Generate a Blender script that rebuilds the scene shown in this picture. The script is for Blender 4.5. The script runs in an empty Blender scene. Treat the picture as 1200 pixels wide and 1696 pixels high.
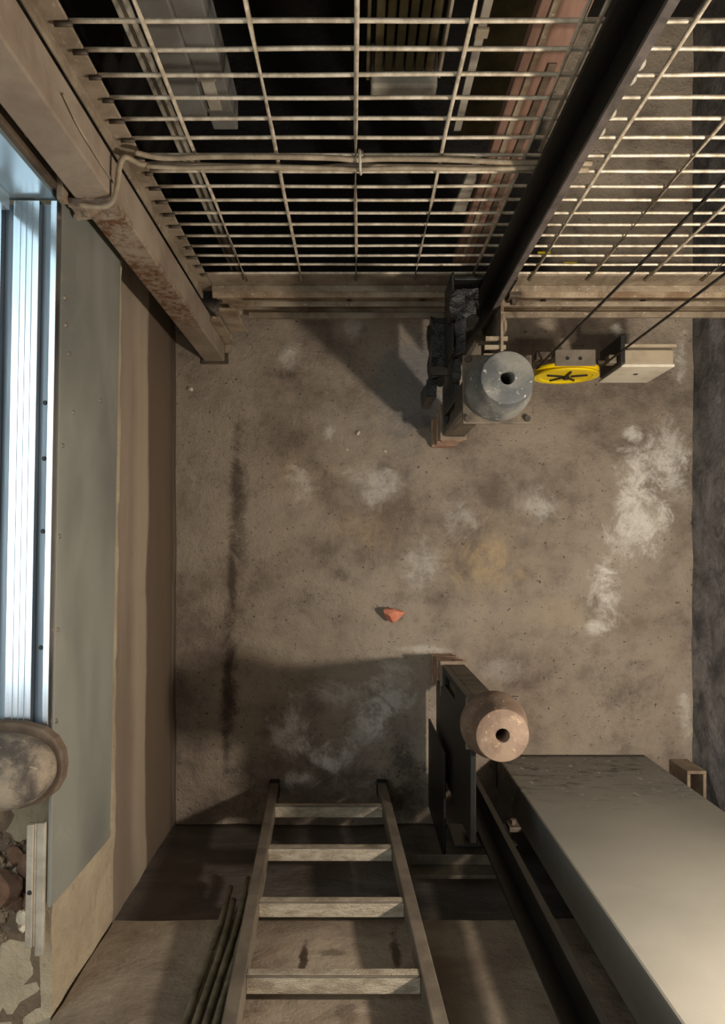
import bpy, bmesh, math, random
from mathutils import Vector, Matrix, noise
random.seed(7)
PI = math.pi
S = bpy.context.scene
C = S.collection

# ------------------------------------------------------------------ camera, light, exposure
CAM_Z = 2.9
cd = bpy.data.cameras.new('camera'); cam = bpy.data.objects.new('camera', cd); C.objects.link(cam)
cam.location = (0, 0, CAM_Z); cam.rotation_euler = (0, 0, 0)
cd.sensor_width = 36; cd.sensor_fit = 'AUTO'; cd.lens = 1250 / 1696 * 36
cd.shift_x = 12 / 1696; cd.shift_y = 64 / 1696; cd.clip_start = 0.02
S.camera = cam

w = bpy.data.worlds.new('world'); S.world = w; w.use_nodes = True
w.node_tree.nodes['Background'].inputs[0].default_value = (1.0, 0.96, 0.90, 1)
w.node_tree.nodes['Background'].inputs[1].default_value = 0.40

def lamp(name, kind, loc, power, color, rot=(0, 0, 0), **kw):
    d = bpy.data.lights.new(name, kind); d.energy = power; d.color = color
    for k, v in kw.items(): setattr(d, k, v)
    o = bpy.data.objects.new(name, d); o.location = loc; o.rotation_euler = rot; C.objects.link(o)
    return o
LAMP = Vector((1.10, -0.33, 1.92))
lamp('pit_lamp_light', 'POINT', LAMP, 92, (1.0, 0.90, 0.79), shadow_soft_size=0.045)
# the landing's ceiling light, above the door sill on the left
lamp('landing_light', 'AREA', (-1.62, 0.55, 3.6), 26, (0.78, 0.93, 1.0), rot=(0, -0.25, 0), shape='RECTANGLE', size=0.9, size_y=2.3)

# spot added without a visible source, to brighten the counterweight bay floor
lamp('bay_fill_spot', 'SPOT', (1.06, -0.75, 4.3), 330, (1.0, 0.88, 0.72), rot=(math.atan2(2.30, 4.3), 0, 0.03), spot_size=0.36, spot_blend=0.8, shadow_soft_size=0.08)

S.view_settings.view_transform = 'Standard'; S.view_settings.look = 'None'
S.view_settings.gamma = 1; S.view_settings.use_curve_mapping = False
S.view_settings.exposure = 0.2

# ------------------------------------------------------------------ materials
def srgb(r, g, b):
    f = lambda c: (c / 255 / 12.92) if c / 255 <= 0.04045 else ((c / 255 + 0.055) / 1.055) ** 2.4
    return (f(r), f(g), f(b), 1)

class NT:
    def __init__(s, name):
        s.m = bpy.data.materials.new(name); s.m.use_nodes = True
        s.t = s.m.node_tree; s.n = s.t.nodes; s.b = s.n['Principled BSDF']
        s.co = s.n.new('ShaderNodeTexCoord').outputs['Object']
    def link(s, a, b): s.t.links.new(a, b)
    def noise(s, scale, detail=6, rough=0.6, dist=0.0, stretch=None, off=0):
        mp = s.n.new('ShaderNodeMapping'); s.link(s.co, mp.inputs[0])
        if stretch: mp.inputs['Scale'].default_value = stretch
        mp.inputs['Location'].default_value = (off, off * 1.7, off * 0.3)
        t = s.n.new('ShaderNodeTexNoise'); s.link(mp.outputs[0], t.inputs['Vector'])
        t.inputs['Scale'].default_value = scale; t.inputs['Detail'].default_value = detail
        t.inputs['Roughness'].default_value = rough; t.inputs['Distortion'].default_value = dist
        return t.outputs[0]
    def ramp(s, v, lo, hi, a=0.0, b=1.0):
        r = s.n.new('ShaderNodeMapRange'); r.interpolation_type = 'SMOOTHSTEP'
        s.link(v, r.inputs[0])
        for i, x in enumerate((lo, hi, a, b)): r.inputs[i + 1].default_value = x
        return r.outputs[0]
    def math(s, op, a, b):
        m = s.n.new('ShaderNodeMath'); m.operation = op
        for i, x in enumerate((a, b)):
            if isinstance(x, (int, float)): m.inputs[i].default_value = x
            else: s.link(x, m.inputs[i])
        return m.outputs[0]
    def mix(s, f, a, b):
        m = s.n.new('ShaderNodeMix'); m.data_type = 'RGBA'
        if isinstance(f, (int, float)): m.inputs[0].default_value = f
        else: s.link(f, m.inputs[0])
        for i, x in ((6, a), (7, b)):
            if isinstance(x, tuple): m.inputs[i].default_value = x
            else: s.link(x, m.inputs[i])
        return m.outputs[2]
    def blob(s, c, rad, wob, soft=0.7):
        """a stain of its own shape: 1 at centre c, 0 past radii rad, edge broken up by wob"""
        mp = s.n.new('ShaderNodeMapping'); mp.vector_type = 'TEXTURE'
        mp.inputs['Location'].default_value = c
        mp.inputs['Scale'].default_value = rad
        s.link(s.co, mp.inputs[0])
        ln = s.n.new('ShaderNodeVectorMath'); ln.operation = 'LENGTH'; s.link(mp.outputs[0], ln.inputs[0])
        d = s.math('ADD', ln.outputs['Value'], s.math('MULTIPLY', s.math('SUBTRACT', wob, 0.5), 3.4))
        return s.ramp(d, 1.0, 1.0 - soft, 0, 1)
    def patchy(s, c, rad, wob, brk, soft=0.7):
        return s.math('MULTIPLY', s.blob(c, rad, wob, soft), brk)
    def bump(s, h, strength, dist=0.01):
        b = s.n.new('ShaderNodeBump'); b.inputs['Strength'].default_value = strength; b.inputs['Distance'].default_value = dist
        s.link(h, b.inputs['Height']); s.link(b.outputs[0], s.b.inputs['Normal'])
    def done(s, col, rough=0.8, metal=0.0, spec=0.5):
        if isinstance(col, tuple): s.b.inputs['Base Color'].default_value = col
        else: s.link(col, s.b.inputs['Base Color'])
        if isinstance(rough, (int, float)): s.b.inputs['Roughness'].default_value = rough
        else: s.link(rough, s.b.inputs['Roughness'])
        s.b.inputs['Metallic'].default_value = metal
        s.b.inputs['Specular IOR Level'].default_value = spec
        return s.m

def worn(name, a, b, scale=12, rough=0.7, metal=0.0, bump=0.3, dist=0.004, lo=0.35, hi=0.65, speck=None, stretch=None, spec=0.4):
    t = NT(name)
    n1 = t.noise(scale, 8, 0.65, 0.3, stretch); n2 = t.noise(scale * 9, 4, 0.6, 0, stretch, 3)
    col = t.mix(t.ramp(n1, lo, hi), a, b)
    if speck: col = t.mix(t.ramp(n2, 0.6, 0.72), col, speck)
    t.bump(t.math('ADD', n1, t.math('MULTIPLY', n2, 0.5)), bump, dist)
    return t.done(col, rough, metal, spec)

# pit floor: brown concrete with pale efflorescence, damp streaks and grit, each mark with a shape of its own
def floor_material():
    t = NT('pit_floor_concrete')
    big = t.noise(1.6, 6, 0.6, 0.4); mid = t.noise(7, 10, 0.72, 0.1, off=4); fine = t.noise(42, 6, 0.7, 0.0, off=9); grit = t.noise(130, 3, 0.6, off=2)
    edge = t.noise(7, 10, 0.8, 0.8, off=12)
    brk = t.ramp(t.noise(17, 9, 0.75, 0.3, off=15), 0.36, 0.58, 0.2, 1)
    col = t.mix(t.ramp(big, 0.38, 0.62), srgb(116, 102, 88), srgb(154, 141, 124))
    col = t.mix(t.ramp(mid, 0.40, 0.66, 0, 0.65), col, srgb(162, 148, 128))
    col = t.mix(t.ramp(mid, 0.48, 0.32, 0, 0.45), col, srgb(90, 76, 64))
    col = t.mix(t.ramp(fine, 0.58, 0.7, 0, 0.45), col, srgb(84, 72, 60))
    spk = t.noise(75, 3, 0.5, off=21)
    col = t.mix(t.ramp(spk, 0.68, 0.72, 0, .8), col, srgb(48, 40, 34))
    P = lambda x, y: ((x - 588) / 431, (912 - y) / 431, 0)
    for (x, y, rx, ry, k) in ((395, 850, 22, 190, .55), (378, 1160, 20, 140, .6), (400, 1300, 40, 60, .5), (560, 950, 26, 20, .5),
                              (720, 990, 60, 16, .3), (560, 1290, 60, 40, .6), (670, 1300, 60, 90, .75), (700, 700, 40, 16, .5), (330, 760, 30, 22, .3),
                              (1040, 1150, 60, 70, .35), (905, 860, 30, 20, .3), (470, 620, 55, 8, .35)):
        col = t.mix(t.math('MULTIPLY', t.patchy(P(x, y), (rx / 431, ry / 431, .3), edge, brk), k), col, srgb(56, 44, 35))
    for (x, y, rx, ry, k) in ((392, 800, 13, 120, .6), (384, 960, 12, 120, .8), (378, 1120, 15, 120, .85), (374, 1240, 10, 60, .6)):
        col = t.mix(t.math('MULTIPLY', t.blob(P(x, y), (rx / 431, ry / 431, .3), t.ramp(edge, .2, .8, .35, .65), .8), k), col, srgb(62, 48, 38))
    # bluish grey patch by the far rail foot
    col = t.mix(t.math('MULTIPLY', t.blob(P(680, 640), (74 / 431, 112 / 431, .3), t.ramp(edge, 0.3, 0.7, 0.4, 0.6), 0.6), .55), col, srgb(96, 102, 106))
    # ochre patches
    for (x, y, rx, ry, k) in ((810, 930, 80, 60, .7), (500, 790, 60, 60, .35), (930, 1010, 60, 40, .3), (620, 880, 70, 50, .25)):
        col = t.mix(t.math('MULTIPLY', t.patchy(P(x, y), (rx / 431, ry / 431, .3), edge, brk), k * .8), col, srgb(186, 160, 118))
    # pale efflorescence
    for (x, y, rx, ry, k) in ((1060, 775, 46, 50, .85), (1065, 850, 62, 80, .9), (1000, 985, 34, 70, .95), (1050, 722, 20, 16, .8),
                              (905, 838, 40, 26, .4), (625, 800, 56, 46, .42), (500, 800, 34, 44, .4), (543, 715, 14, 22, .5), (480, 1215, 50, 46, .8), (545, 1250, 50, 40, .9), (620, 1190, 40, 40, .8), (500, 1290, 40, 24, .8), (560, 1150, 90, 30, .5), (985, 1040, 20, 20, .6), (1100, 760, 40, 70, .7), (1030, 900, 40, 50, .5), (885, 835, 60, 40, .2), (700, 940, 40, 50, .35), (760, 860, 40, 40, .3),
                              (655, 1140, 46, 60, .55), (600, 1210, 36, 34, .5), (700, 1075, 70, 10, .4), (480, 590, 22, 26, .5), (1020, 545, 12, 16, .9), (580, 545, 24, 30, .5),
                              (1128, 600, 16, 50, .8), (1115, 800, 30, 60, .55), (1135, 1180, 16, 50, .45), (830, 1110, 50, 26, .2)):
        col = t.mix(t.math('MULTIPLY', t.patchy(P(x, y), (rx / 431, ry / 431, .3), edge, brk, 0.8), k), col, srgb(222, 215, 203))
    # shade on the bay floor beyond the screen, painted in as near-black colour
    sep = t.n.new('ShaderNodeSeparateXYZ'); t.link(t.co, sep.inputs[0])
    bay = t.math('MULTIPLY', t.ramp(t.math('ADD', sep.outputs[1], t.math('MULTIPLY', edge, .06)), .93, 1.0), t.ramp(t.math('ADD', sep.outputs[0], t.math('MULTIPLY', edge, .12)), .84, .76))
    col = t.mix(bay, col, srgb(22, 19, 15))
    t.bump(t.math('ADD', t.math('ADD', mid, t.math('MULTIPLY', fine, .5)), t.math('MULTIPLY', grit, .2)), 0.8, 0.02)
    return t.done(col, t.ramp(mid, .3, .7, .55, .85), 0, .35)

def wall_left_material():
    t = NT('left_wall_coating')
    a = t.noise(2.5, 6, .6, .3, (1, .25, 2.0)); b = t.noise(16, 6, .7, .3, off=3); c = t.noise(1.2, 5, .6, off=8)
    sep = t.n.new('ShaderNodeSeparateXYZ'); t.link(t.co, sep.inputs[0])
    z = t.math('ADD', sep.outputs[2], t.math('MULTIPLY', t.math('SUBTRACT', c, .5), .16))
    col = t.mix(t.ramp(a, .3, .7), srgb(148, 133, 115), srgb(122, 107, 91))
    band = t.math('MULTIPLY', t.ramp(z, .035, .06), t.ramp(z, .41, .385))
    col = t.mix(t.math('MULTIPLY', band, .85), col, srgb(96, 80, 64))
    col = t.mix(t.math('MULTIPLY', t.math('MULTIPLY', t.ramp(z, .39, .42), t.ramp(z, .60, .5)), .5), col, srgb(180, 164, 140))
    col = t.mix(t.ramp(b, .6, .75, 0, .4), col, srgb(84, 70, 56))
    t.bump(t.math('ADD', a, t.math('MULTIPLY', b, .4)), .35, .012)
    return t.done(col, .8, 0, .3)

def wall_front_material():
    t = NT('front_wall_damp_coating')
    a = t.noise(3, 7, .65, .6, (1, 1, 2.2)); b = t.noise(20, 6, .7, .3, off=3); e = t.noise(7, 8, .7, .5, off=6)
    col = t.mix(t.ramp(a, .3, .68), srgb(74, 68, 60), srgb(100, 92, 84))
    col = t.mix(t.ramp(e, .58, .72, 0, .5), col, srgb(128, 118, 108))
    col = t.mix(t.ramp(b, .6, .75, 0, .5), col, srgb(50, 44, 38))
    t.bump(t.math('ADD', a, t.math('MULTIPLY', b, .5)), .6, .02)
    return t.done(col, .6, 0, .4)

def raw_concrete(name, a, b, c):
    t = NT(name)
    n = t.noise(4, 8, .65, .4); f = t.noise(30, 6, .7, .2, off=4); h = t.noise(1.5, 5, .6, off=9)
    col = t.mix(t.ramp(n, .32, .68), a, b)
    col = t.mix(t.ramp(f, .56, .72, 0, .6), col, c)
    col = t.mix(t.ramp(h, .5, .7, 0, .35), col, c)
    t.bump(t.math('ADD', n, t.math('MULTIPLY', f, .6)), .7, .02)
    return t.done(col, .9, 0, .25)

def ledge_material():
    # front ledge: raw concrete with rusty runs
    t = NT('front_ledge_concrete')
    n = t.noise(4, 8, .65, .4); f = t.noise(30, 6, .7, .2, off=4)
    col = t.mix(t.ramp(n, .32, .68), srgb(150, 136, 116), srgb(120, 104, 88))
    col = t.mix(t.ramp(f, .56, .72, 0, .5), col, srgb(96, 82, 68))
    wob = t.noise(12, 5, .7, .4, off=5)
    for (x, z, rx, rz, k) in ((-.125, 1.08, .012, .13, .9), (.10, 1.02, .018, .1, .8), (-.06, 1.05, .04, .02, .5), (-.02, 1.3, .03, .05, .4)):
        col = t.mix(t.math('MULTIPLY', t.blob((x, -.985, z), (rx, .3, rz), wob, .6), k), col, srgb(52, 34, 20))
    t.bump(t.math('ADD', n, t.math('MULTIPLY', f, .6)), .6, .015)
    return t.done(col, .9, 0, .25)

def right_wall_material():
    t = NT('right_wall_black_coating')
    n = t.noise(9, 9, .72, .5); f = t.noise(38, 6, .75, .3, off=5); g = t.noise(3, 5, .6, off=11)
    col = t.mix(t.ramp(n, .3, .7), srgb(96, 94, 94), srgb(182, 175, 170))
    col = t.mix(t.ramp(f, .58, .7, 0, .5), col, srgb(232, 224, 216))
    col = t.mix(t.ramp(g, .55, .7, 0, .4), col, srgb(124, 123, 128))
    t.bump(t.math('ADD', n, t.math('MULTIPLY', f, .7)), 1.0, .04)
    return t.done(col, .7, 0, .4)

def pier_material():
    t = NT('pier_grey_paint')
    n = t.noise(2.0, 6, .55, .2); f = t.noise(34, 5, .7, .4, off=2); e = t.noise(11, 7, .7, .6, (1, 1, 2.4), 6)
    sep = t.n.new('ShaderNodeSeparateXYZ'); t.link(t.co, sep.inputs[0])
    col = t.mix(t.ramp(n, .3, .7), srgb(112, 108, 98), srgb(128, 123, 111))
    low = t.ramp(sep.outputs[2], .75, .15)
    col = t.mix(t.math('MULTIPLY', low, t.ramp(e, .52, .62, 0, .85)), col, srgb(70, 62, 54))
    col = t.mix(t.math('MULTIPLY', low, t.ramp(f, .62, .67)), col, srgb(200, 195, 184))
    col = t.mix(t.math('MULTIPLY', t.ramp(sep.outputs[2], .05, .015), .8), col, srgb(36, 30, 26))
    t.bump(t.math('ADD', n, t.math('MULTIPLY', f, .2)), .25, .008)
    return t.done(col, .7, 0, .3)

def panel_material():
    t = NT('toe_guard_grey_sheet')
    n = t.noise(2.2, 6, .6, .3, (1, .7, 1.4)); sc = t.noise(26, 4, .7, .8, (1, .3, 1), 5); dust = t.noise(5, 7, .7, .5, off=8)
    col = t.mix(t.ramp(n, .3, .7), srgb(106, 107, 99), srgb(132, 131, 120))
    col = t.mix(t.ramp(dust, .58, .75, 0, .4), col, srgb(150, 144, 128))
    col = t.mix(t.ramp(sc, .68, .74, 0, .5), col, srgb(160, 154, 140))
    t.bump(t.math('ADD', n, t.math('MULTIPLY', sc, .1)), .15, .006)
    return t.done(col, t.ramp(n, .3, .7, .42, .62), .1, .5)

def column_material():
    t = NT('column_dusty_steel')
    n = t.noise(5, 7, .65, .4); r = t.noise(38, 8, .75, .2, off=4); f = t.noise(60, 4, .7, off=2)
    sep = t.n.new('ShaderNodeSeparateXYZ'); t.link(t.co, sep.inputs[0])
    col = t.mix(t.ramp(n, .3, .7), srgb(150, 136, 118), srgb(122, 106, 90))
    z = sep.outputs[2]
    zone = t.math('MULTIPLY', t.ramp(z, .35, .6), t.ramp(z, 1.45, 1.2))
    zone = t.math('MULTIPLY', zone, t.ramp(sep.outputs[1], .745, .725))
    rust = t.math('MULTIPLY', zone, t.math('MULTIPLY', t.ramp(r, .46, .55), t.ramp(n, .34, .5)))
    col = t.mix(rust, col, srgb(98, 64, 36))
    col = t.mix(t.math('MULTIPLY', zone, t.ramp(f, .62, .7, 0, .8)), col, srgb(60, 36, 20))
    t.bump(t.math('ADD', n, t.math('MULTIPLY', r, .6)), .4, .006)
    return t.done(col, .75, .1, .35)

def brick_shims():
    # pale and brick-red courses of the packing under the stand
    t = NT('brick_packing')
    n = t.noise(22, 6, .7, .3); f = t.noise(90, 4, .6, off=3)
    col = t.mix(t.ramp(n, .35, .65), srgb(150, 104, 82), srgb(178, 152, 128))
    t.bump(t.math('ADD', n, f), .5, .006)
    return t.done(col, .9)

def boot_material():
    t = NT('dusty_boot_leather')
    n = t.noise(9, 7, .65, .5); f = t.noise(40, 7, .75, .6, (1, 1.6, 1), 4)
    col = t.mix(t.ramp(n, .36, .62), srgb(70, 63, 55), srgb(146, 132, 112))
    col = t.mix(t.ramp(f, .58, .7, 0, .7), col, srgb(186, 172, 146))
    col = t.mix(t.ramp(f, .42, .3, 0, .6), col, srgb(54, 47, 40))
    t.bump(t.math('ADD', n, t.math('MULTIPLY', f, .6)), .6, .008)
    return t.done(col, .85)

M = {}
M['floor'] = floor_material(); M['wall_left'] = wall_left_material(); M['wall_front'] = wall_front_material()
M['right'] = right_wall_material(); M['pier'] = pier_material(); M['panel'] = panel_material(); M['ledge'] = ledge_material()
M['lip'] = raw_concrete('raw_pale_concrete', srgb(172, 158, 132), srgb(150, 136, 112), srgb(124, 110, 92))
M['back'] = raw_concrete('shaded_bay_wall', srgb(26, 23, 18), srgb(38, 33, 27), srgb(18, 16, 13))  # concrete coloured near black to carry the shade of the bay
M['landing'] = raw_concrete('landing_screed', srgb(92, 78, 64), srgb(116, 100, 80), srgb(66, 54, 44))
M['column'] = column_material()
M['black_rail'] = worn('oily_black_steel', srgb(9, 9, 7), srgb(19, 18, 14), 10, .42, .2, .3, .003, spec=.45)
M['blade'] = worn('machined_rail_edge', srgb(128, 118, 112), srgb(92, 86, 80), 16, .45, .7, .1, .001)
M['grease'] = worn('greasy_black_steel', srgb(10, 11, 10), srgb(34, 33, 28), 24, .3, .2, .8, .006, speck=srgb(90, 88, 78), spec=.6)
M['bracket'] = worn('bracket_brown_steel', srgb(58, 50, 42), srgb(92, 80, 66), 14, .6, .3, .3)
M['galv'] = worn('galvanised_wire', srgb(206, 194, 172), srgb(160, 146, 124), 30, .5, .35, .3, .001, speck=srgb(206, 198, 180))
M['frame'] = worn('screen_frame_steel', srgb(146, 132, 112), srgb(112, 98, 80), 10, .65, .2, .4, .004, speck=srgb(172, 160, 140))
M['beam'] = worn('rusty_dusty_beam', srgb(158, 142, 118), srgb(108, 86, 64), 7, .75, .1, .8, .006, speck=srgb(170, 156, 134))
M['rusty_buffer'] = worn('rusty_buffer_iron', srgb(126, 106, 88), srgb(98, 79, 64), 9, .7, .1, .5, .004, speck=srgb(158, 134, 104))
M['grey_buffer'] = worn('dusty_grey_buffer', srgb(78, 80, 78), srgb(122, 119, 110), 9, .6, .1, .6, .004, speck=srgb(178, 172, 160))
M['hole'] = worn('dark_bore', srgb(20, 17, 14), srgb(32, 27, 22), 20)
M['brick'] = brick_shims()
M['plate'] = worn('dusty_plate_steel', srgb(122, 104, 86), srgb(150, 132, 110), 14, .7, .15, .4)
M['stand'] = worn('stand_painted_steel', srgb(74, 66, 55), srgb(108, 96, 80), 12, .65, .2, .3)
M['ladder'] = worn('dusty_ladder_steel', srgb(120, 108, 92), srgb(96, 86, 74), 10, .6, .25, .25, .003)
M['rung'] = worn('scuffed_rung_steel', srgb(140, 126, 106), srgb(176, 164, 142), 20, .55, .2, .8, .005, speck=srgb(84, 72, 58), stretch=(1, 2.5, 1))
M['yellow'] = worn('yellow_paint', srgb(244, 214, 10), srgb(226, 190, 6), 8, .45, 0, .1, .002)
M['black'] = worn('black_paint', srgb(18, 17, 15), srgb(34, 31, 27), 12, .5)
M['weight'] = worn('weight_beige_paint', srgb(160, 146, 122), srgb(140, 126, 104), 9, .65, 0, .3, .003)
M['lit_face'] = worn('lit_weight_paint', srgb(216, 206, 184), srgb(190, 178, 154), 9, .6, 0, .2, .002)  # weight paint made paler: lamplight on the front face put into the colour
M['guard'] = worn('guard_grey_steel', srgb(124, 114, 98), srgb(104, 94, 80), 9, .6, .2, .2)
M['rope'] = worn('steel_rope_dark', srgb(28, 25, 21), srgb(52, 47, 40), 60, .55, .4, .5, .001)
M['cable'] = worn('dusty_grey_cable', srgb(156, 142, 118), srgb(118, 104, 84), 18, .7, 0, .3, .002)
M['dark_cable'] = worn('dark_hose_rubber', srgb(86, 78, 60), srgb(122, 112, 88), 14, .6, 0, .2, .002)
M['sill'] = worn('brushed_aluminium', srgb(216, 220, 224), srgb(190, 196, 202), 3, .2, 1.0, .04, .001, stretch=(30, .4, 1))
M['steel_jamb'] = worn('brushed_stainless', srgb(190, 208, 216), srgb(168, 188, 198), 4, .32, .75, .03, .001, stretch=(1, 1, .2))
M['groove'] = worn('groove_dull_aluminium', srgb(142, 154, 162), srgb(112, 122, 130), 6, .45, .45, .1, .001, stretch=(12, .4, 1))
M['screw'] = worn('bright_screw', srgb(196, 186, 168), srgb(150, 140, 122), 40, .35, .8)
M['dark_frame'] = worn('dark_frame_steel', srgb(66, 55, 44), srgb(98, 83, 66), 10, .7, .15, .4)
M['boot'] = boot_material()
M['sole'] = worn('brown_rubber_sole', srgb(84, 68, 54), srgb(108, 92, 76), 14, .8, 0, .3)
M['chip'] = worn('orange_brick', srgb(222, 146, 114), srgb(200, 118, 90), 30, .9, 0, .5)
M['rubble_brown'] = worn('rubble_brown', srgb(112, 84, 64), srgb(84, 62, 48), 20, .9, 0, .6)
M['rubble_pale'] = worn('rubble_pale', srgb(206, 196, 172), srgb(176, 164, 140), 20, .9, 0, .6)
M['duct'] = worn('duct_grey_sheet', srgb(132, 130, 124), srgb(112, 108, 100), 4, .5, .3, .1)
M['pink'] = worn('reddish_brown_board', srgb(136, 104, 88), srgb(112, 84, 68), 6, .75, 0, .3, stretch=(3, 3, .4))
M['olive'] = worn('olive_weight_paint', srgb(92, 80, 46), srgb(64, 54, 30), 8, .7)
M['pale_bar'] = worn('pale_grey_bar', srgb(170, 162, 146), srgb(140, 130, 114), 9, .6)

# ------------------------------------------------------------------ helpers
def box(bm, x0, x1, y0, y1, z0, z1):
    x0, x1 = sorted((x0, x1)); y0, y1 = sorted((y0, y1)); z0, z1 = sorted((z0, z1))
    v = [bm.verts.new(p) for p in ((x0, y0, z0), (x1, y0, z0), (x1, y1, z0), (x0, y1, z0), (x0, y0, z1), (x1, y0, z1), (x1, y1, z1), (x0, y1, z1))]
    for f in ((3, 2, 1, 0), (4, 5, 6, 7), (0, 1, 5, 4), (1, 2, 6, 5), (2, 3, 7, 6), (3, 0, 4, 7)): bm.faces.new([v[i] for i in f])
    return v

def bm_box(*a):
    bm = bmesh.new(); box(bm, *a); return bm

def rough_box(x0, x1, y0, y1, z0, z1, step, amp, freq=6, seed=0):
    """a block cut into small faces and roughened like cast or hacked concrete"""
    bm = bm_box(x0, x1, y0, y1, z0, z1)
    for ax in range(3):
        lo, hi = ((x0, x1), (y0, y1), (z0, z1))[ax]; n = max(1, int(abs(hi - lo) / step)); no = Vector((0, 0, 0)); no[ax] = 1
        for k in range(1, n):
            p = Vector((0, 0, 0)); p[ax] = lo + (hi - lo) * k / n
            bmesh.ops.bisect_plane(bm, geom=bm.verts[:] + bm.edges[:] + bm.faces[:], plane_co=p, plane_no=no)
    for v in bm.verts:
        q = v.co * freq + Vector((seed, seed * 2, seed * 3))
        v.co += noise.noise_vector(q) * amp + noise.noise_vector(q * 3.1) * amp * .4
    return bm

def sweep(bm, pts, r, n=8, rads=None):
    """round bar along a polyline"""
    pts = [Vector(p) for p in pts]; rings = []
    up = Vector((0, 0, 1))
    for i, p in enumerate(pts):
        d = (pts[min(i + 1, len(pts) - 1)] - pts[max(i - 1, 0)]).normalized()
        a = d.cross(up)
        if a.length < 1e-3: a = d.cross(Vector((0, 1, 0)))
        a.normalize(); b = d.cross(a).normalized(); rr = rads[i] if rads else r
        rings.append([bm.verts.new(p + a * math.cos(t) * rr + b * math.sin(t) * rr) for t in [2 * PI * k / n for k in range(n)]])
    for R0, R1 in zip(rings, rings[1:]):
        for k in range(n): bm.faces.new((R0[k], R0[(k + 1) % n], R1[(k + 1) % n], R1[k])).smooth = True
    bm.faces.new(rings[0][::-1]); bm.faces.new(rings[-1])

def smooth_path(pts, per=6):
    pts = [Vector(p) for p in pts]; out = []
    for i in range(len(pts) - 1):
        p0, p1, p2, p3 = pts[max(i - 1, 0)], pts[i], pts[i + 1], pts[min(i + 2, len(pts) - 1)]
        for k in range(per):
            t = k / per
            out.append(.5 * ((2 * p1) + (p2 - p0) * t + (2 * p0 - 5 * p1 + 4 * p2 - p3) * t * t + (3 * p1 - p0 - 3 * p2 + p3) * t ** 3))
    out.append(pts[-1]); return out

def lathe(bm, c, prof, axis='Z', n=40):
    """prof: closed list of (radius, height) turned about an axis through c; radius 0 closes to a point"""
    c = Vector(c); rings = []
    for r, h in prof:
        ring = []
        for k in range(1 if r == 0 else n):
            t = 2 * PI * k / n; x, y = r * math.cos(t), r * math.sin(t)
            ring.append(bm.verts.new(c + (Vector((x, y, h)) if axis == 'Z' else Vector((x, h, y)))))
        rings.append(ring)
    for A, B in zip(rings, rings[1:]):
        for k in range(n):
            a = [A[k % len(A)], A[(k + 1) % len(A)], B[(k + 1) % len(B)], B[k % len(B)]]
            a = list(dict.fromkeys(a))
            if len(a) > 2: bm.faces.new(a)

def obj(name, bm, mat, parent=None, bevel=0.0, smooth=False, seg=2, skew=0.0):
    if skew:
        for v in bm.verts: v.co.x += skew * v.co.y
    bmesh.ops.recalc_face_normals(bm, faces=bm.faces)
    me = bpy.data.meshes.new(name); bm.to_mesh(me); bm.free()
    if smooth:
        for p in me.polygons: p.use_smooth = True
    me.materials.append(mat)
    o = bpy.data.objects.new(name, me); C.objects.link(o)
    if parent:
        o.parent = parent
        o.matrix_parent_inverse = chain(parent).inverted()
    if bevel:
        b = o.modifiers.new('edge', 'BEVEL'); b.width = bevel; b.segments = seg; b.limit_method = 'ANGLE'; b.angle_limit = 0.7
    return o

def chain(o):
    m = Matrix.Translation(o.location)
    return m if o.type == 'EMPTY' else Matrix.Identity(4)

def thing(name, label, cat, loc=(0, 0, 0), group=None):
    o = bpy.data.objects.new(name, None); o.empty_display_size = .05; o.location = loc; C.objects.link(o)
    o['label'] = label; o['category'] = cat
    if group: o['group'] = group
    return o

def tag(o, label, cat, group=None):
    o['label'] = label; o['category'] = cat
    if group: o['group'] = group
    return o

def struct(name, bm, mat, **k):
    o = obj(name, bm, mat, **k); o['kind'] = 'structure'; return o

def stone(c, r, sc, seed, cuts=9):
    """an angular lump: a ball sliced by random planes"""
    rnd = random.Random(seed); bm = bmesh.new(); bmesh.ops.create_icosphere(bm, subdivisions=2, radius=1)
    for _ in range(cuts):
        n = Vector((rnd.uniform(-1, 1), rnd.uniform(-1, 1), rnd.uniform(-.6, 1))).normalized()
        d = rnd.uniform(.45, .75)
        for v in bm.verts:
            k = v.co.dot(n) - d
            if k > 0: v.co -= n * k
    lowest = min(v.co.z for v in bm.verts)
    for v in bm.verts: v.co = Vector((c[0] + v.co.x * r * sc[0], c[1] + v.co.y * r * sc[1], c[2] + (v.co.z - lowest) * r * sc[2]))
    return bm

# ------------------------------------------------------------------ the pit
FX0, FX1, FY0, FY1 = -0.69, 1.295, -1.05, 2.05
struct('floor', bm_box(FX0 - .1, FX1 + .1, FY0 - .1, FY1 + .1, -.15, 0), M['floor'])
struct('wall_left', rough_box(FX0 - .15, FX0, FY0 - .1, 1.0, -.02, .92, .12, .006, 3), M['wall_left'], smooth=True)
struct('wall_front', rough_box(FX0 - .1, FX1 + .05, FY0 - .15, FY0, -.02, .90, .07, .010, 5, 3), M['wall_front'], smooth=True)
struct('wall_right', rough_box(FX1, FX1 + .2, FY0 - .1, FY1 + .1, -.02, 3.0, .08, .010, 7, 5), M['right'])
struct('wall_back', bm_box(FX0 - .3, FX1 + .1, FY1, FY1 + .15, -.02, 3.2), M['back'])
# projecting concrete ledges above the coated pit walls
struct('trim_1', rough_box(-.90, -.632, -1.2, 1.0, .885, 1.30, .03, .005, 11, 2), M['lip'], skew=.014)
struct('trim_2', rough_box(-.64, FX1, -1.2, -.985, .885, 2.3, .06, .005, 8, 8), M['ledge'])
struct('wall_bay', bm_box(-.95, -.695, 1.005, FY1 + .1, 0, 3.0), M['back'])
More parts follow.
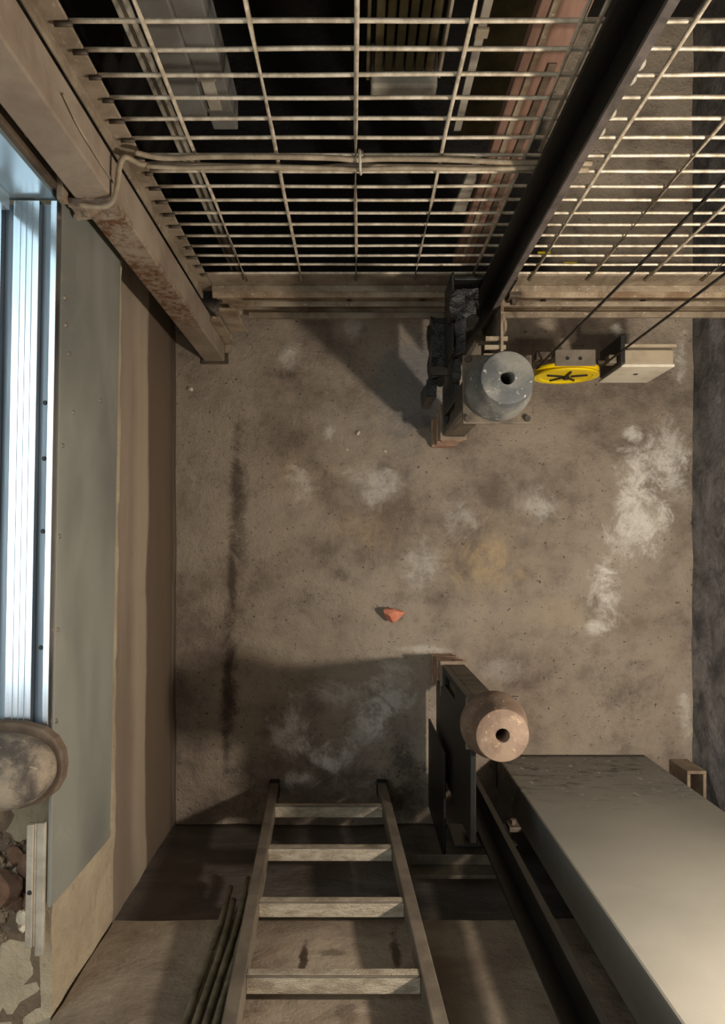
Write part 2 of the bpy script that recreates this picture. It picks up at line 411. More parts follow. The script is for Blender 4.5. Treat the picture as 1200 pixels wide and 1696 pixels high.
# grey painted pier by the near rail
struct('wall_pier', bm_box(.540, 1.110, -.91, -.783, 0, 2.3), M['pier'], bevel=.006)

# ------------------------------------------------------------------ landing edge on the left
SK = .018
ss = thing('door_sill', 'bright grooved aluminium door sill along the left edge of the pit', 'door sill', (-.7, .1, 1.35))
prof = [(x + .012, z) for x, z in [(-.632, 1.338), (-.632, 1.36), (-.6455, 1.36), (-.6455, 1.342), (-.668, 1.342), (-.668, 1.36), (-.722, 1.36), (-.722, 1.342),
        (-.745, 1.342), (-.745, 1.36), (-.80, 1.36), (-.80, 1.342), (-.825, 1.342), (-.825, 1.36), (-.88, 1.36), (-.88, 1.338)]]
bm = bmesh.new()
for ya, yb in ((-.50, .715),):
    a = [bm.verts.new((x, ya, z)) for x, z in prof]; b = [bm.verts.new((x, yb, z)) for x, z in prof]
    for i in range(len(prof)): bm.faces.new((a[i], a[(i + 1) % len(prof)], b[(i + 1) % len(prof)], b[i]))
    bm.faces.new(a); bm.faces.new(b[::-1])
obj('tread', bm, M['sill'], ss, bevel=.0012, skew=SK)
for x0, x1 in ((-.6555, -.634), (-.7325, -.7105), (-.8125, -.7885)):
    g = obj('track', bm_box(x0, x1, -.499, .714, 1.342, 1.3432), M['groove'], ss, skew=SK)
    if x0 > -.7:
        for y in (.305, .19, .04, -.2, -.42):
            b2 = bmesh.new(); lathe(b2, ((x0 + x1) / 2 + SK * y, y, 1.343), [(0, .003), (.004, .003), (.005, 0), (0, 0)], n=14)
            s = obj('screw', b2, M['black'], g)
# vertical ribs pressed into the tread
bm = bmesh.new()
for x in (-.670, -.682, -.694): box(bm, x - .0006, x + .0006, -.495, .71, 1.36, 1.3606)
obj('rib_line', bm, M['groove'], ss, skew=SK)

tg = thing('toe_guard', 'grey dusty sheet metal apron hanging below the bright sill', 'toe guard', (-.62, .1, 1.15))
bm = bmesh.new(); box(bm, -.6265, -.6175, -.740, .93, .955, 1.337)
obj('sheet', bm, M['panel'], tg, bevel=.002, skew=SK)
for y, z in ((.53, 1.318), (.42, 1.29), (.30, 1.262), (.22, 1.318), (.03, 1.326), (-.165, 1.326), (-.355, 1.326), (.36, 1.09), (.475, 1.31)):
    b2 = bmesh.new()
    b2s = []
    lathe(b2, (0, 0, 0), [(0, .004), (.0045, .003), (.0055, 0), (0, 0)], n=14)
    for v in b2.verts: v.co = Vector((-.6175 + v.co.z + SK * y, y + v.co.x, z + v.co.y))
    s = obj('screw', b2, M['screw'], tg)

# edge angle that carries on past the end of the sill
ea = thing('edge_angle', 'pale steel edge angle running on past the boot at the sill end', 'steel angle', (-.655, -.7, 1.34))
bm = bmesh.new(); box(bm, -.645, -.628, -.835, -.561, 1.336, 1.348); box(bm, -.662, -.648, -.815, -.561, 1.35, 1.356); box(bm, -.662, -.645, -.815, -.561, 1.336, 1.35)
obj('angle_bar', bm, M['pale_bar'], ea, bevel=.002, skew=SK)
bm = bmesh.new(); lathe(bm, (-.666, -.70, 1.356), [(0, .003), (.004, .002), (.005, 0), (0, 0)], n=12)
obj('rivet', bm, M['black'], ea)

struct('floor_landing', rough_box(-1.4, -.668, -1.3, -.505, 1.24, 1.300, .06, .006, 8, 4), M['landing'])
struct('floor_landing_inner', bm_box(-1.4, -.885, -.500, 1.3, 1.2, 1.335), M['landing'])

# door jamb of brushed steel with its dark frame
jb = thing('door_jamb', 'shiny bluish steel door jamb rising from the far end of the sill', 'door jamb', (-.8, .73, 1.36))
bm = bmesh.new(); box(bm, -1.15, -.613, .722, .732, 1.345, 2.75)
obj('face_sheet', bm, M['steel_jamb'], jb, bevel=.001)
bm = bmesh.new(); box(bm, -.617, -.603, .7325, .79, 1.35, 2.75); box(bm, -.68, -.6175, .775, .79, 1.35, 2.75)
obj('return_angle', bm, M['dark_frame'], jb, bevel=.002)
bm = bmesh.new(); box(bm, -.725, -.700, .690, .7215, 1.37, 2.75)
obj('edge_strip', bm, M['steel_jamb'], jb, bevel=.002)
for z in (1.40, 1.52, 1.72):
    b2 = bmesh.new(); lathe(b2, (0, 0, 0), [(0, .005), (.005, .004), (.007, 0), (0, 0)], n=12)
    for v in b2.verts: v.co = Vector((-.607 + v.co.z, .76 + v.co.x, z + v.co.y))
    obj('bolt', b2, M['screw'], jb)
ab = thing('angle_bracket', 'small upright flat steel bar between the shiny jamb and the column', 'bracket', (-.6, .77, 1.36))
bm = bmesh.new(); box(bm, -.6035, -.590, .712, .842, 1.346, 1.376)
obj('flat_bar', bm, M['plate'], ab, bevel=.002)
bm = bmesh.new(); box(bm, -.635, -.604, .795, .838, 1.346, 1.42)
obj('packing_block', bm, M['dark_frame'], ab, bevel=.003)

# boot
bt = thing('work_boot', 'dust-caked toe of a boot standing on the bright sill', 'boot', (-.75, -.417, 1.361))
def boot_rings(secs, n=28):
    bm = bmesh.new(); rings = []
    for x, hw, z0, z1, cy in secs:
        x -= .020; hw *= .97
        ring = []
        for k in range(n):
            t = 2 * PI * k / n; c, s = math.cos(t), math.sin(t)
            e = .75
            yy = hw * math.copysign(abs(c) ** e, c); zz = (z1 - z0) / 2 * math.copysign(abs(s) ** (e if s < 0 else .95), s) + (z0 + z1) / 2
            ring.append(bm.verts.new((x, cy + yy, zz)))
        rings.append(ring)
    for A, B in zip(rings, rings[1:]):
        for k in range(n): bm.faces.new((A[k], A[(k + 1) % n], B[(k + 1) % n], B[k]))
    bm.faces.new(rings[0]); bm.faces.new(rings[-1][::-1]); return bm
z = 1.361
BY = -.430
bm = boot_rings([(-.574, .014, z + .030, z + .052, BY), (-.580, .034, z + .026, z + .070, BY), (-.592, .052, z + .024, z + .088, BY), (-.612, .067, z + .022, z + .105, BY),
                 (-.645, .077, z + .022, z + .116, BY), (-.69, .081, z + .022, z + .120, BY), (-.74, .080, z + .022, z + .126, BY), (-.79, .075, z + .022, z + .15, BY),
                 (-.83, .070, z + .022, z + .20, BY), (-.86, .066, z + .022, z + .30, BY), (-.90, .062, z + .022, z + .33, BY), (-.95, .056, z + .022, z + .33, BY), (-.975, .03, z + .024, z + .32, BY)])
up = obj('upper', bm, M['boot'], bt, smooth=True)
sd = up.modifiers.new('s', 'SUBSURF'); sd.levels = 1; sd.render_levels = 2
outl = [(-.562, 0), (-.566, .030), (-.580, .056), (-.605, .076), (-.65, .089), (-.70, .091), (-.77, .084), (-.83, .072), (-.90, .070), (-.96, .058), (-.985, .03)]
outl = outl + [(x, -y) for x, y in outl[:0:-1]]
bm = bmesh.new()
lo = [bm.verts.new((x - .020, BY + y * .97, z)) for x, y in outl]; hi = [bm.verts.new((x - .020, BY + y * .97, z + .034)) for x, y in outl]
bm.faces.new(lo); bm.faces.new(hi[::-1])
for i in range(len(outl)): bm.faces.new((lo[i], lo[(i + 1) % len(outl)], hi[(i + 1) % len(outl)], hi[i]))
obj('sole', bm, M['sole'], bt, bevel=.006, seg=3)

# rubble on the landing below the boot
rub = [(-.688, -.66, .022, 'rubble_brown', 'dark brown brick lump beside the pale edge angle, nearest the boot'), (-.722, -.70, .032, 'rubble_brown', 'larger brown rubble lump against the picture edge below the boot'),
       (-.690, -.735, .016, 'rubble_brown', 'small brown rubble lump halfway along the pale edge angle'), (-.700, -.768, .014, 'rubble_pale', 'biggest white stone chip in the rubble beside the edge angle'),
       (-.678, -.712, .008, 'rubble_pale', 'small white chip touching the pale edge angle'), (-.703, -.795, .009, 'rubble_pale', 'small white chip just below the biggest white stone chip'),
       (-.716, -.740, .02, 'rubble_brown', 'brown rubble lump between the large lump and the white chip'), (-.715, -.645, .018, 'rubble_brown', 'brown rubble lump in the dark gap right under the boot'),
       (-.715, -.683, .011, 'rubble_pale', 'pale chip resting by the larger brown rubble lump')]
for i, (x, y, r, mk, lab) in enumerate(rub):
    tag(obj('rubble_lump', stone((x, y, 1.297), r * 1.25, (1.1, 1.25, .7), 40 + i), M[mk]), lab, 'rubble', 'rubble on the landing by the boot')

bm = bmesh.new(); rr = random.Random(3)
for q in range(90):
    x, y = rr.uniform(-.775, -.675), rr.uniform(-.83, -.60); b3 = stone((x, y, 1.297), rr.uniform(.003, .010), (1, 1.1, .8), 200 + q, 6)
    me = bpy.data.meshes.new('tmp'); b3.to_mesh(me); b3.free(); bm.from_mesh(me); bpy.data.meshes.remove(me)
gr = tag(obj('rubble', bm, worn('rubble_mixed', srgb(96, 76, 60), srgb(140, 120, 96), 40, .9, 0, .5, speck=srgb(190, 178, 156))), 'fine crumbs of brick and plaster strewn between the larger lumps below the boot', 'rubble')
gr['kind'] = 'stuff'

# ------------------------------------------------------------------ steel column and counterweight screen
cl = thing('steel_column', 'rusty dust-covered square steel column standing at the upper left of the pit', 'column', (-.54, .77, 0))
bm = bmesh.new(); box(bm, -.578, -.500, .726, .815, .006, 2.85)
obj('tube', bm, M['column'], cl, bevel=.004)
bm = bmesh.new(); box(bm, -.592, -.486, .716, .825, 0, .006); obj('base_plate', bm, M['bracket'], cl, bevel=.002)
bm = rough_box(-.590, -.497, .708, .7255, 1.285, 1.345, .010, .007, 34, 2); obj('rust_lip', bm, M['column'], cl)
bm = bmesh.new(); box(bm, -.499, -.462, .79, .808, .012, .30); box(bm, -.499, -.478, .758, .790, 0.0, .012)
obj('foot_angle', bm, M['beam'], cl, bevel=.002)

be = thing('cross_beam', 'rusty steel channel beam spanning the pit below the wire screen', 'beam', (.4, .84, .4))
bm = bmesh.new()
box(bm, -.455, FX1 - .012, .828, .836, .317, .50); box(bm, -.455, FX1 - .012, .806, .8279, .488, .50); box(bm, -.455, FX1 - .012, .806, .8279, .317, .326)
obj('channel', bm, M['beam'], be, bevel=.002)
bm = bmesh.new(); box(bm, -.452, -.395, .795, .8055, .16, .40); obj('gusset', bm, M['beam'], be, bevel=.002)
bm = bmesh.new(); box(bm, -.36, .30, .786, .8055, .335, .352); obj('wall_strip', bm, M['frame'], be, bevel=.002)
bm = bmesh.new(); box(bm, -.325, FX1 - .014, .790, .8055, .452, .464); obj('cover_strip', bm, M['frame'], be, bevel=.002)
bm = bmesh.new(); box(bm, .47, FX1 - .014, .786, .8055, .345, .36); obj('wall_strip', bm, M['frame'], be, bevel=.002)
for x in (-.445, -.02, .22, .62, .95):
    b2 = bmesh.new(); lathe(b2, (0, 0, 0), [(0, .008), (.008, .008), (.008, 0), (0, 0)], n=6)
    for v in b2.verts: v.co = Vector((x + v.co.x, .828 - v.co.z, .41 + v.co.y))
    obj('bolt', b2, M['bracket'], be)

sc = thing('wire_screen', 'welded wire mesh screen standing on the rusty beam', 'wire screen', (.4, .84, .5))
bm = bmesh.new(); box(bm, -.455, FX1 - .012, .842, .848, .500, .592); box(bm, -.455, FX1 - .012, .822, .8419, .500, .507)
obj('bottom_angle', bm, M['frame'], sc, bevel=.002)
bm = bmesh.new(); box(bm, -.499, -.456, .842, .848, .45, 2.1); box(bm, -.499, -.493, .818, .8419, .45, 2.1)
obj('side_angle', bm, M['frame'], sc, bevel=.002)
WX = [-.336, -.165, .002, .182, .358, .538, .717, .895, 1.07, 1.24]
for i, x in enumerate(WX):
    b2 = bmesh.new(); sweep(b2, [(x + random.uniform(-.002, .002), .836, zz) for zz in (.565, .8, 1.1, 1.4, 1.7, 2.1)], .0042)
    obj('upright_wire', b2, M['galv'], sc)
b2 = bmesh.new(); sweep(b2, [(.386, .838, 1.32), (.385, .838, 2.1)], .0042); obj('upright_wire', b2, M['galv'], sc)
k = 0; zz = .606
while zz < 2.05:
    b2 = bmesh.new(); x0 = -.475 + random.uniform(-.008, .008)
    sweep(b2, smooth_path([(x, .8440 if x > -.456 else .838, zz + random.uniform(-.0022, .0022)) for x in [-.455 + (1.27 + .455) * q / 9 for q in range(10)]], 3), .0040)
    obj('cross_wire', b2, M['galv'], sc)
    b3 = bmesh.new(); sweep(b3, [(x0, .838, zz), (-.45, .838, zz)], .0045, 6); obj('weld_stub', b3, M['bracket'], sc)
    zz += .0683; k += 1

# cables tied along the screen
cab = [([(-.565, .708, 1.355), (-.52, .708, 1.345), (-.49, .722, 1.36), (-.475, .80, 1.36), (-.445, .8055, 1.325), (-.40, .8195, 1.30), (-.25, .8195, 1.29), (-.10, .8195, 1.283), (0, .8195, 1.295), (.06, .8195, 1.29), (.2, .8195, 1.288), (.36, .8195, 1.28), (.5, .8195, 1.28)], .0058,
        'grey cable crossing the screen, lower strand, bending onto the column'),
       ([(-.455, .822, 1.342), (-.40, .8195, 1.325), (-.30, .8195, 1.330), (-.18, .8195, 1.330), (-.05, .8195, 1.325), (.0, .8195, 1.318), (.07, .8195, 1.322), (.2, .8195, 1.318), (.36, .8195, 1.306), (.5, .8195, 1.303)], .0058,
        'grey cable tied to the wire screen, upper strand of the bundle'),
       ([(-.44, .8055, 1.320), (-.36, .8055, 1.312), (-.2, .8055, 1.318), (-.05, .8055, 1.31), (.0, .8055, 1.305), (.1, .8055, 1.312), (.25, .8055, 1.308), (.45, .816, 1.295)], .0048,
        'thinner grey cable between the upper and lower strands on the screen')]
for pts, r, lab in cab:
    b2 = bmesh.new(); sweep(b2, smooth_path(pts), r, 10)
    tag(obj('cable', b2, M['cable'], smooth=True), lab, 'cable', 'cables tied along the wire screen')
b2 = bmesh.new(); sweep(b2, [(.008 + .001 * t, .819 + .0225 * math.cos(t), 1.309 + .025 * math.sin(t)) for t in [2 * PI * q / 16 for q in range(17)]], .003, 6)
tag(obj('cable_tie', b2, M['pale_bar']), 'pale cable tie wrapped around the cables at a screen wire', 'cable tie')
b2 = bmesh.new(); sweep(b2, smooth_path([(-.4985, .758, 1.345), (-.497, .757, 1.45), (-.497, .762, 1.55), (-.496, .775, 1.62)]), .002, 6)
tag(obj('tie_wire', b2, M['cable']), 'thin grey wire hanging down the column above the cable', 'wire')

# ------------------------------------------------------------------ guide rails
def guide_rail(s, yf, label):
    """T section: flange at the back, blade pointing to the middle of the pit"""
    r = thing('guide_rail', label, 'guide rail', (.41, s * yf, 0), 'car guide rails')
    bm = bmesh.new(); box(bm, .3655, .4545, s * yf, s * (yf + .011), 0.0, 2.75)
    obj('flange', bm, M['black_rail'], r, bevel=.002)
    bm = bmesh.new(); box(bm, .4035, .4165, s * (yf - .0005), s * (yf - .055), 0.0, 2.75)
    obj('web', bm, M['black_rail'], r, bevel=.001)
    bm = bmesh.new(); box(bm, .402, .418, s * (yf - .0551), s * (yf - .0625), .02, 2.75)
    obj('running_edge', bm, M['blade'] if s > 0 else M['black_rail'], r, bevel=.001)
    return r
guide_rail(1, .770, 'black oily guide rail rising in front of the wire screen')
guide_rail(-1, .838, 'black oily guide rail rising beside the grey pier')

# conduit fixings and chain-like clips beside the far rail
ch = thing('rail_cable', 'shiny dusty wiring strand hanging along the far rail by the screen', 'cable', (.45, .80, 1.5))
b2 = bmesh.new(); sweep(b2, smooth_path([(.462, .80, zz) if q % 2 else (.470, .803, zz) for q, zz in enumerate([.75 + .11 * i for i in range(18)])]), .0045, 8)
obj('strand', b2, M['dark_cable'], ch, smooth=True)
for zz in (1.46, 1.52, 1.62, 1.66):
    b2 = bmesh.new(); bmesh.ops.create_icosphere(b2, subdivisions=2, radius=.011)
    for v in b2.verts: v.co = Vector((.468 + v.co.x * .8, .800 + v.co.y * .8, zz + v.co.z * 1.3))
    obj('clamp', b2, M['pale_bar'], ch, smooth=True)

# brackets that hold the rails
def rail_bracket(s, yf, label):
    r = thing('rail_bracket', label, 'bracket', (.38, s * (yf + .05), .55), 'rail brackets')
    yb = yf + .012; yw = (.8050 if s > 0 else .972)
    g = M['grease'] if s > 0 else M['black_rail']
    bm = bmesh.new(); box(bm, .278, .286, s * (yf - (.20 if s > 0 else .20)), s * yw, *((.55, .72) if s > 0 else (.03, .52)))
    obj('arm', bm, g, r, bevel=.002)
    bm = bmesh.new(); box(bm, .2865, .47, s * yb, s * (yb + .010), .55, .72)
    obj('cross_plate', bm, g, r, bevel=.002)
    for x in (.345, .475):
        bm = bmesh.new(); box(bm, x - .018, x + .018, s * (yf - .016), s * (yf - .0005), .60, .66); obj('rail_clip', bm, M['bracket'], r, bevel=.003)
        b2 = bmesh.new(); lathe(b2, (0, 0, 0), [(0, .014), (.010, .014), (.010, 0), (0, 0)], n=6)
        for v in b2.verts: v.co = Vector((x + v.co.x, s * (yf - .016 - v.co.z), .63 + v.co.y))
        obj('bolt', b2, M['bracket'], r)
    if s > 0:
        for q, a in enumerate(((.286, .312, .56, .66, .66, .76), (.268, .30, .655, .73, .70, .78), (.30, .35, .66, .715, .64, .75), (.286, .306, .50, .56, .635, .70), (.31, .36, .72, .765, .55, .70))):
            obj('grease_crust', rough_box(*a, .014, .009, 28, 30 + q), M['grease'], r)
    if s < 0:
        bm = bmesh.new(); box(bm, .17, .43, -.972, -.984, .56, .64); obj('wall_plate', bm, M['stand'], r, bevel=.002)
        bm = bmesh.new(); box(bm, .17, .43, -.940, -.9718, .56, .568); obj('wall_angle', bm, M['stand'], r, bevel=.002)
    return r

# ------------------------------------------------------------------ buffers on their stands
def buffer_stand(s, cx, cy, cush, lab, clab, pw):
    r = thing('buffer_stand', lab, 'buffer', (cx, s * cy, 0), 'buffers between the rails')
    Y = lambda a, b: (s * a, s * b)
    # brick packing courses on the floor
    zz = 0
    for i in range(5):
        h = .038; o = .006 * (i % 2)
        bm = rough_box(.290 + o + .012 * i * .4, .372 + o + .012 * i * .4, min(Y(.395, .50)), max(Y(.395, .50)), zz, zz + h, .03, .002, 40, i)
        obj('brick', bm, M['brick'], r, bevel=.003)
        zz += h
        bm = bmesh.new(); box(bm, .294 + .005 * i, .370 + .005 * i, *Y(.399, .497), zz - .004, zz + .012); obj('mortar_bed', bm, M['plate'], r); zz += .010
    bm = bmesh.new(); box(bm, .298, .392, *Y(.388, .51), zz, zz + .010); obj('shim_plate', bm, M['plate'], r, bevel=.002); zz += .010
    # upright of the stand
    top = .965
    bm = bmesh.new()
    box(bm, .316, .326, *Y(.40, .50), zz, top); box(bm, .326, .384, *Y(.40, .408), zz, top); box(bm, .326, .384, *Y(.492, .50), zz, top)
    obj('post', bm, M['stand'], r, bevel=.002)
    # side frame linking the post to the rail, with an open window
    g = M['grease'] if s > 0 else M['black_rail']
    bm = bmesh.new()
    x0, x1 = .300, .3155
    box(bm, x0, x1, *Y(.395, .415), .30, .86); box(bm, x0, x1, *Y(.455, .475), .30, .86); box(bm, x0, x1, *Y(.4152, .4548), .30, .36); box(bm, x0, x1, *Y(.4152, .4548), .62, .86)
    box(bm, x0, x1, *Y(.4752, cy + .325), *((.30, .62) if s > 0 else (.10, .93)))
    obj('side_frame', bm, g, r, bevel=.002)
    bm = bmesh.new(); box(bm, cx - pw, cx + pw, *Y(cy - pw, cy + pw), top, top + .010)
    obj('top_plate', bm, M['stand'], r, bevel=.002)
    for sx in (-1, 1):
        for sy in (-1, 1):
            b2 = bmesh.new(); lathe(b2, (cx + sx * (pw - .012), s * cy + sy * (pw - .012), top + .010), [(0, .009), (.008, .009), (.008, 0), (0, 0)], n=6)
            obj('bolt', b2, M['bracket'], r)
    z0 = top + .010
    bm = bmesh.new()
    lathe(bm, (cx, s * cy, z0), [(.016, .02), (.016, .128), (.0175, .1305), (.058, .1305), (.0625, .129), (.065, .124), (.069, .09), (.078, .055), (.083, .03), (.0845, .008), (.082, 0), (.016, 0), (.016, .02)], n=56)
    c = obj('cushion', bm, cush, r, smooth=True); c['label'] = clab
    ed = c.modifiers.new('e', 'EDGE_SPLIT'); ed.split_angle = .7
    bm = bmesh.new(); lathe(bm, (cx, s * cy, z0), [(0, .05), (.0158, .05), (.0158, .001), (0, .001)], n=24)
    obj('bore_bolt', bm, M['hole'], c)
    return r
buffer_stand(1, .362, .412, M['grey_buffer'], 'buffer with grey dusty round cushion, standing near the yellow pulley', 'grey dusty cushion', .088)
buffer_stand(-1, .350, .440, M['rusty_buffer'], 'buffer with rusty brown round cushion, standing near the grey pier', 'rusty brown cushion', .068)
rail_bracket(1, .770, 'greasy black bracket holding the far rail under the beam')
rail_bracket(-1, .838, 'black bracket holding the near rail to the front wall')

# grease-clogged oil catcher at the foot of the far rail
oc = thing('oil_catcher', 'black greasy oil catcher at the foot of the far rail', 'oil catcher', (.33, .62, 0))
bm = rough_box(.240, .284, .545, .735, .40, .53, .02, .010, 24, 9); obj('tray', bm, M['grease'], oc)
bm = rough_box(.228, .258, .49, .545, .30, .50, .018, .006, 24, 5); obj('spout', bm, M['grease'], oc)
bm = bmesh.new(); box(bm, .235, .290, .548, .575, .535, .547); obj('hook_strap', bm, M['bracket'], oc, bevel=.001)
# greasy lumps and rusty strips between rail and stand
st = thing('terminal_strip', 'rusty strips and small fittings bolted between the far rail and the grey buffer', 'fittings', (.40, .62, .5))
for i, (y, zz) in enumerate(((.56, .70), (.585, .70), (.61, .70), (.635, .56), (.66, .50), (.685, .45))):
    bm = bmesh.new(); box(bm, .372 + .003 * i, .432 + .005 * i, y, y + .012, zz, zz + .012); obj('strip', bm, M['weight'] if i % 2 else M['beam'], st, bevel=.001)
bm = bmesh.new(); box(bm, .42, .428, .55, .74, .38, .72); obj('back_plate', bm, M['beam'], st, bevel=.001)
b2 = bmesh.new(); sweep(b2, smooth_path([(.468, .80, .50), (.474, .765, .46), (.492, .75, .42), (.500, .735, .36), (.485, .72, .30), (.484, .70, .22), (.484, .675, .12), (.484, .66, .0)]), .006, 8)
tag(obj('conduit', b2, M['cable'], smooth=True), 'bent pale conduit dropping from the beam to the floor behind the grey buffer', 'conduit')

# ------------------------------------------------------------------ governor rope tensioner
gv = thing('rope_tensioner', 'yellow pulley with hanging weight block tensioning the two thin ropes', 'pulley', (.73, .62, .18))
PC = Vector((.728, .600, .290))
bm = bmesh.new(); lathe(bm, PC, [(0, .004), (.085, .004), (.090, 0), (.110, 0), (.110, .006), (.100, .012), (.110, .020), (.110, .026), (0, .026)], 'Y', 56)
pu = obj('pulley', bm, M['yellow'], gv, smooth=False)
bm = bmesh.new(); lathe(bm, PC + Vector((0, -.008, 0)), [(0, 0), (.011, 0), (.011, .010), (0, .010)], 'Y', 20); obj('hub', bm, M['black'], pu)
for a in (20, 92, 164, 236, 308):
    a = math.radians(a); d = Vector((math.cos(a), 0, math.sin(a))); n = Vector((-math.sin(a), 0, math.cos(a)))
    bm = bmesh.new(); vs = []
    for p, hw in ((.016, .0035), (.072, .0025)):
        for q in (-1, 1):
            for yy in (-.002, .006): vs.append(bm.verts.new(PC + d * p + n * hw * q + Vector((0, yy, 0))))
    bmesh.ops.convex_hull(bm, input=bm.verts); obj('spoke_slot', bm, M['black'], pu)
bm = bmesh.new(); box(bm, .655, .788, .606, .660, .418, .426); box(bm, .655, .788, .654, .660, .36, .418)
gp = obj('guard_plate', bm, M['guard'], gv, bevel=.002)
for x in (.695, .737):
    b2 = bmesh.new(); lathe(b2, (x, .630, .426), [(0, .002), (.006, .002), (.006, 0), (0, 0)], n=16); obj('bolt_hole', b2, M['black'], gp)
bm = bmesh.new(); box(bm, .60, .655, .635, .66, .36, .40); obj('guard_plate', bm, M['bracket'], gv, bevel=.002)
bm = bmesh.new(); box(bm, .70, .98, .641, .655, .285, .315); obj('arm', bm, M['bracket'], gv, bevel=.003)
bm = bmesh.new(); box(bm, .884, 1.052, .618, .664, .18, .405)
wt = obj('weight_block', bm, M['weight'], gv, bevel=.003)
bm = bmesh.new(); box(bm, .880, 1.056, .608, .6178, .165, .405); obj('lit_front_plate', bm, M['lit_face'], gv, bevel=.002)  # front of the weight, paler to carry its painted lamplight
b2 = bmesh.new(); lathe(b2, (.965, .6065, .30), [(0, 0), (.008, 0), (.008, .003), (0, .003)], 'Y', 16); obj('hole', b2, M['hole'], wt)
bm = bmesh.new(); box(bm, .868, .8835, .612, .706, .22, .43); obj('side_plate', bm, M['black'], gv, bevel=.002)
bm = bmesh.new(); box(bm, .8836, 1.06, .672, .682, .38, .412); obj('back_bar', bm, M['weight'], gv, bevel=.002)
bm = bmesh.new(); box(bm, .84, .8675, .622, .65, .36, .40); obj('clamp', bm, M['guard'], gv, bevel=.003)
for x, lab in ((.622, 'thin dark steel rope rising from the left of the yellow pulley'), (.834, 'thin dark steel rope rising beside the weight block')):
    b2 = bmesh.new(); sweep(b2, [(x, .625, .31), (x, .625, 1.2), (x, .625, 2.7)], .0036, 8)
    tag(obj('steel_rope', b2, M['rope'], smooth=True), lab, 'rope', 'governor ropes')

# ------------------------------------------------------------------ ladder
ld = thing('ladder', 'dusty steel ladder standing on the pit floor against the front wall', 'ladder', (-.11, -.895, 0))
LB = Vector((-.104, -.905, 0)); LT = Vector((-.014, -.950, 2.0)); LD = (LT - LB)
def along(p, zz, dx=0): return LB + LD * (zz / 2.0) + Vector((dx, 0, 0))
def bar(bm, p, q, hx, hy):
    v = []
    for c in (p, q):
        for sx, sy in ((-1, -1), (1, -1), (1, 1), (-1, 1)): v.append(bm.verts.new(c + Vector((sx * hx, sy * hy, 0))))
    for f in ((3, 2, 1, 0), (4, 5, 6, 7), (0, 1, 5, 4), (1, 2, 6, 5), (2, 3, 7, 6), (3, 0, 4, 7)): bm.faces.new([v[i] for i in f])
for sx in (-1, 1):
    bm = bmesh.new(); bar(bm, along(0, 0, sx * .204), along(0, 1.95, sx * .204), .016, .026)
    rl = obj('side_rail', bm, M['ladder'], ld, bevel=.003)
    bm = bmesh.new(); bar(bm, along(0, 0, sx * .204), along(0, .05, sx * .204), .019, .029); obj('foot_cap', bm, M['black'], rl, bevel=.004)
for zz in (.255, .605, .94, 1.265, 1.58, 1.895):
    c = along(0, zz); bm = bmesh.new(); box(bm, c.x - .188, c.x + .188, c.y - .021, c.y + .021, c.z - .014, c.z + .012)
    rg = obj('rung', bm, M['rung'], ld, bevel=.002)
    bm = bmesh.new(); box(bm, c.x - .186, c.x + .186, c.y + .017, c.y + .021, c.z + .0122, c.z + .015); obj('tread_lip', bm, M['ladder'], rg)

# dark hoses hanging beside the ladder
hose = [(-.340, .72, 'dark hose hanging on the front wall, outermost from the ladder'), (-.318, .80, 'dark hose hanging second outermost in the bundle beside the ladder'),
        (-.297, .66, 'dark hose in the middle of the bundle beside the ladder'), (-.276, .76, 'dark hose hanging second nearest to the ladder rail'), (-.255, .62, 'dark hose hanging nearest to the ladder rail')]
for i, (x, z0, lab) in enumerate(hose):
    b2 = bmesh.new(); rr = random.Random(i)
    sweep(b2, smooth_path([(x - .02 + .03 * q / 9 + .004 * math.sin(q * 1.1), -.973 + .001 * (q % 2), z0 + (2.2 - z0) * q / 9) for q in range(10)]), .0082, 8)
    tag(obj('hose', b2, M['dark_cable'], smooth=True), lab, 'hose', 'hoses hanging beside the ladder')

# ------------------------------------------------------------------ counterweight bay behind the screen
du = thing('sheet_duct', 'pale grey folded sheet metal duct behind the left of the screen', 'duct', (-.42, 1.12, 1.0))
bm = bmesh.new(); box(bm, -.448, -.375, 1.10, 1.20, .98, 2.75); box(bm, -.375, -.31, 1.115, 1.20, .90, 2.75)
obj('casing', bm, M['duct'], du, bevel=.003)
bm = bmesh.new(); box(bm, -.365, -.335, 1.108, 1.1148, 1.00, 1.12); box(bm, -.372, -.328, 1.106, 1.1148, 1.12, 1.135); obj('clip_plate', bm, M['pale_bar'], du, bevel=.001)
cr = thing('slotted_channel', 'slim slotted steel channel standing in front of the grey duct', 'channel', (-.465, 1.09, 0))
bm = bmesh.new(); box(bm, -.476, -.470, 1.075, 1.095, .004, 2.75); box(bm, -.456, -.450, 1.075, 1.095, .004, 2.75); box(bm, -.470, -.456, 1.090, 1.095, .004, 2.75)
obj('channel_profile', bm, M['pale_bar'], cr, bevel=.001)
bm = bmesh.new(); box(bm, -.485, -.441, 1.065, 1.105, 0, .004); obj('foot_plate', bm, M['bracket'], cr)
b2 = bmesh.new(); sweep(b2, smooth_path([(-.60, 1.15, 2.3), (-.585, 1.14, 2.05), (-.57, 1.13, 1.88), (-.575, 1.13, 1.78), (-.60, 1.13, 1.68)]), .006, 8)
tag(obj('loose_strap', b2, M['duct'], smooth=True), 'loose pale strap hanging behind the screen by the column', 'strap')

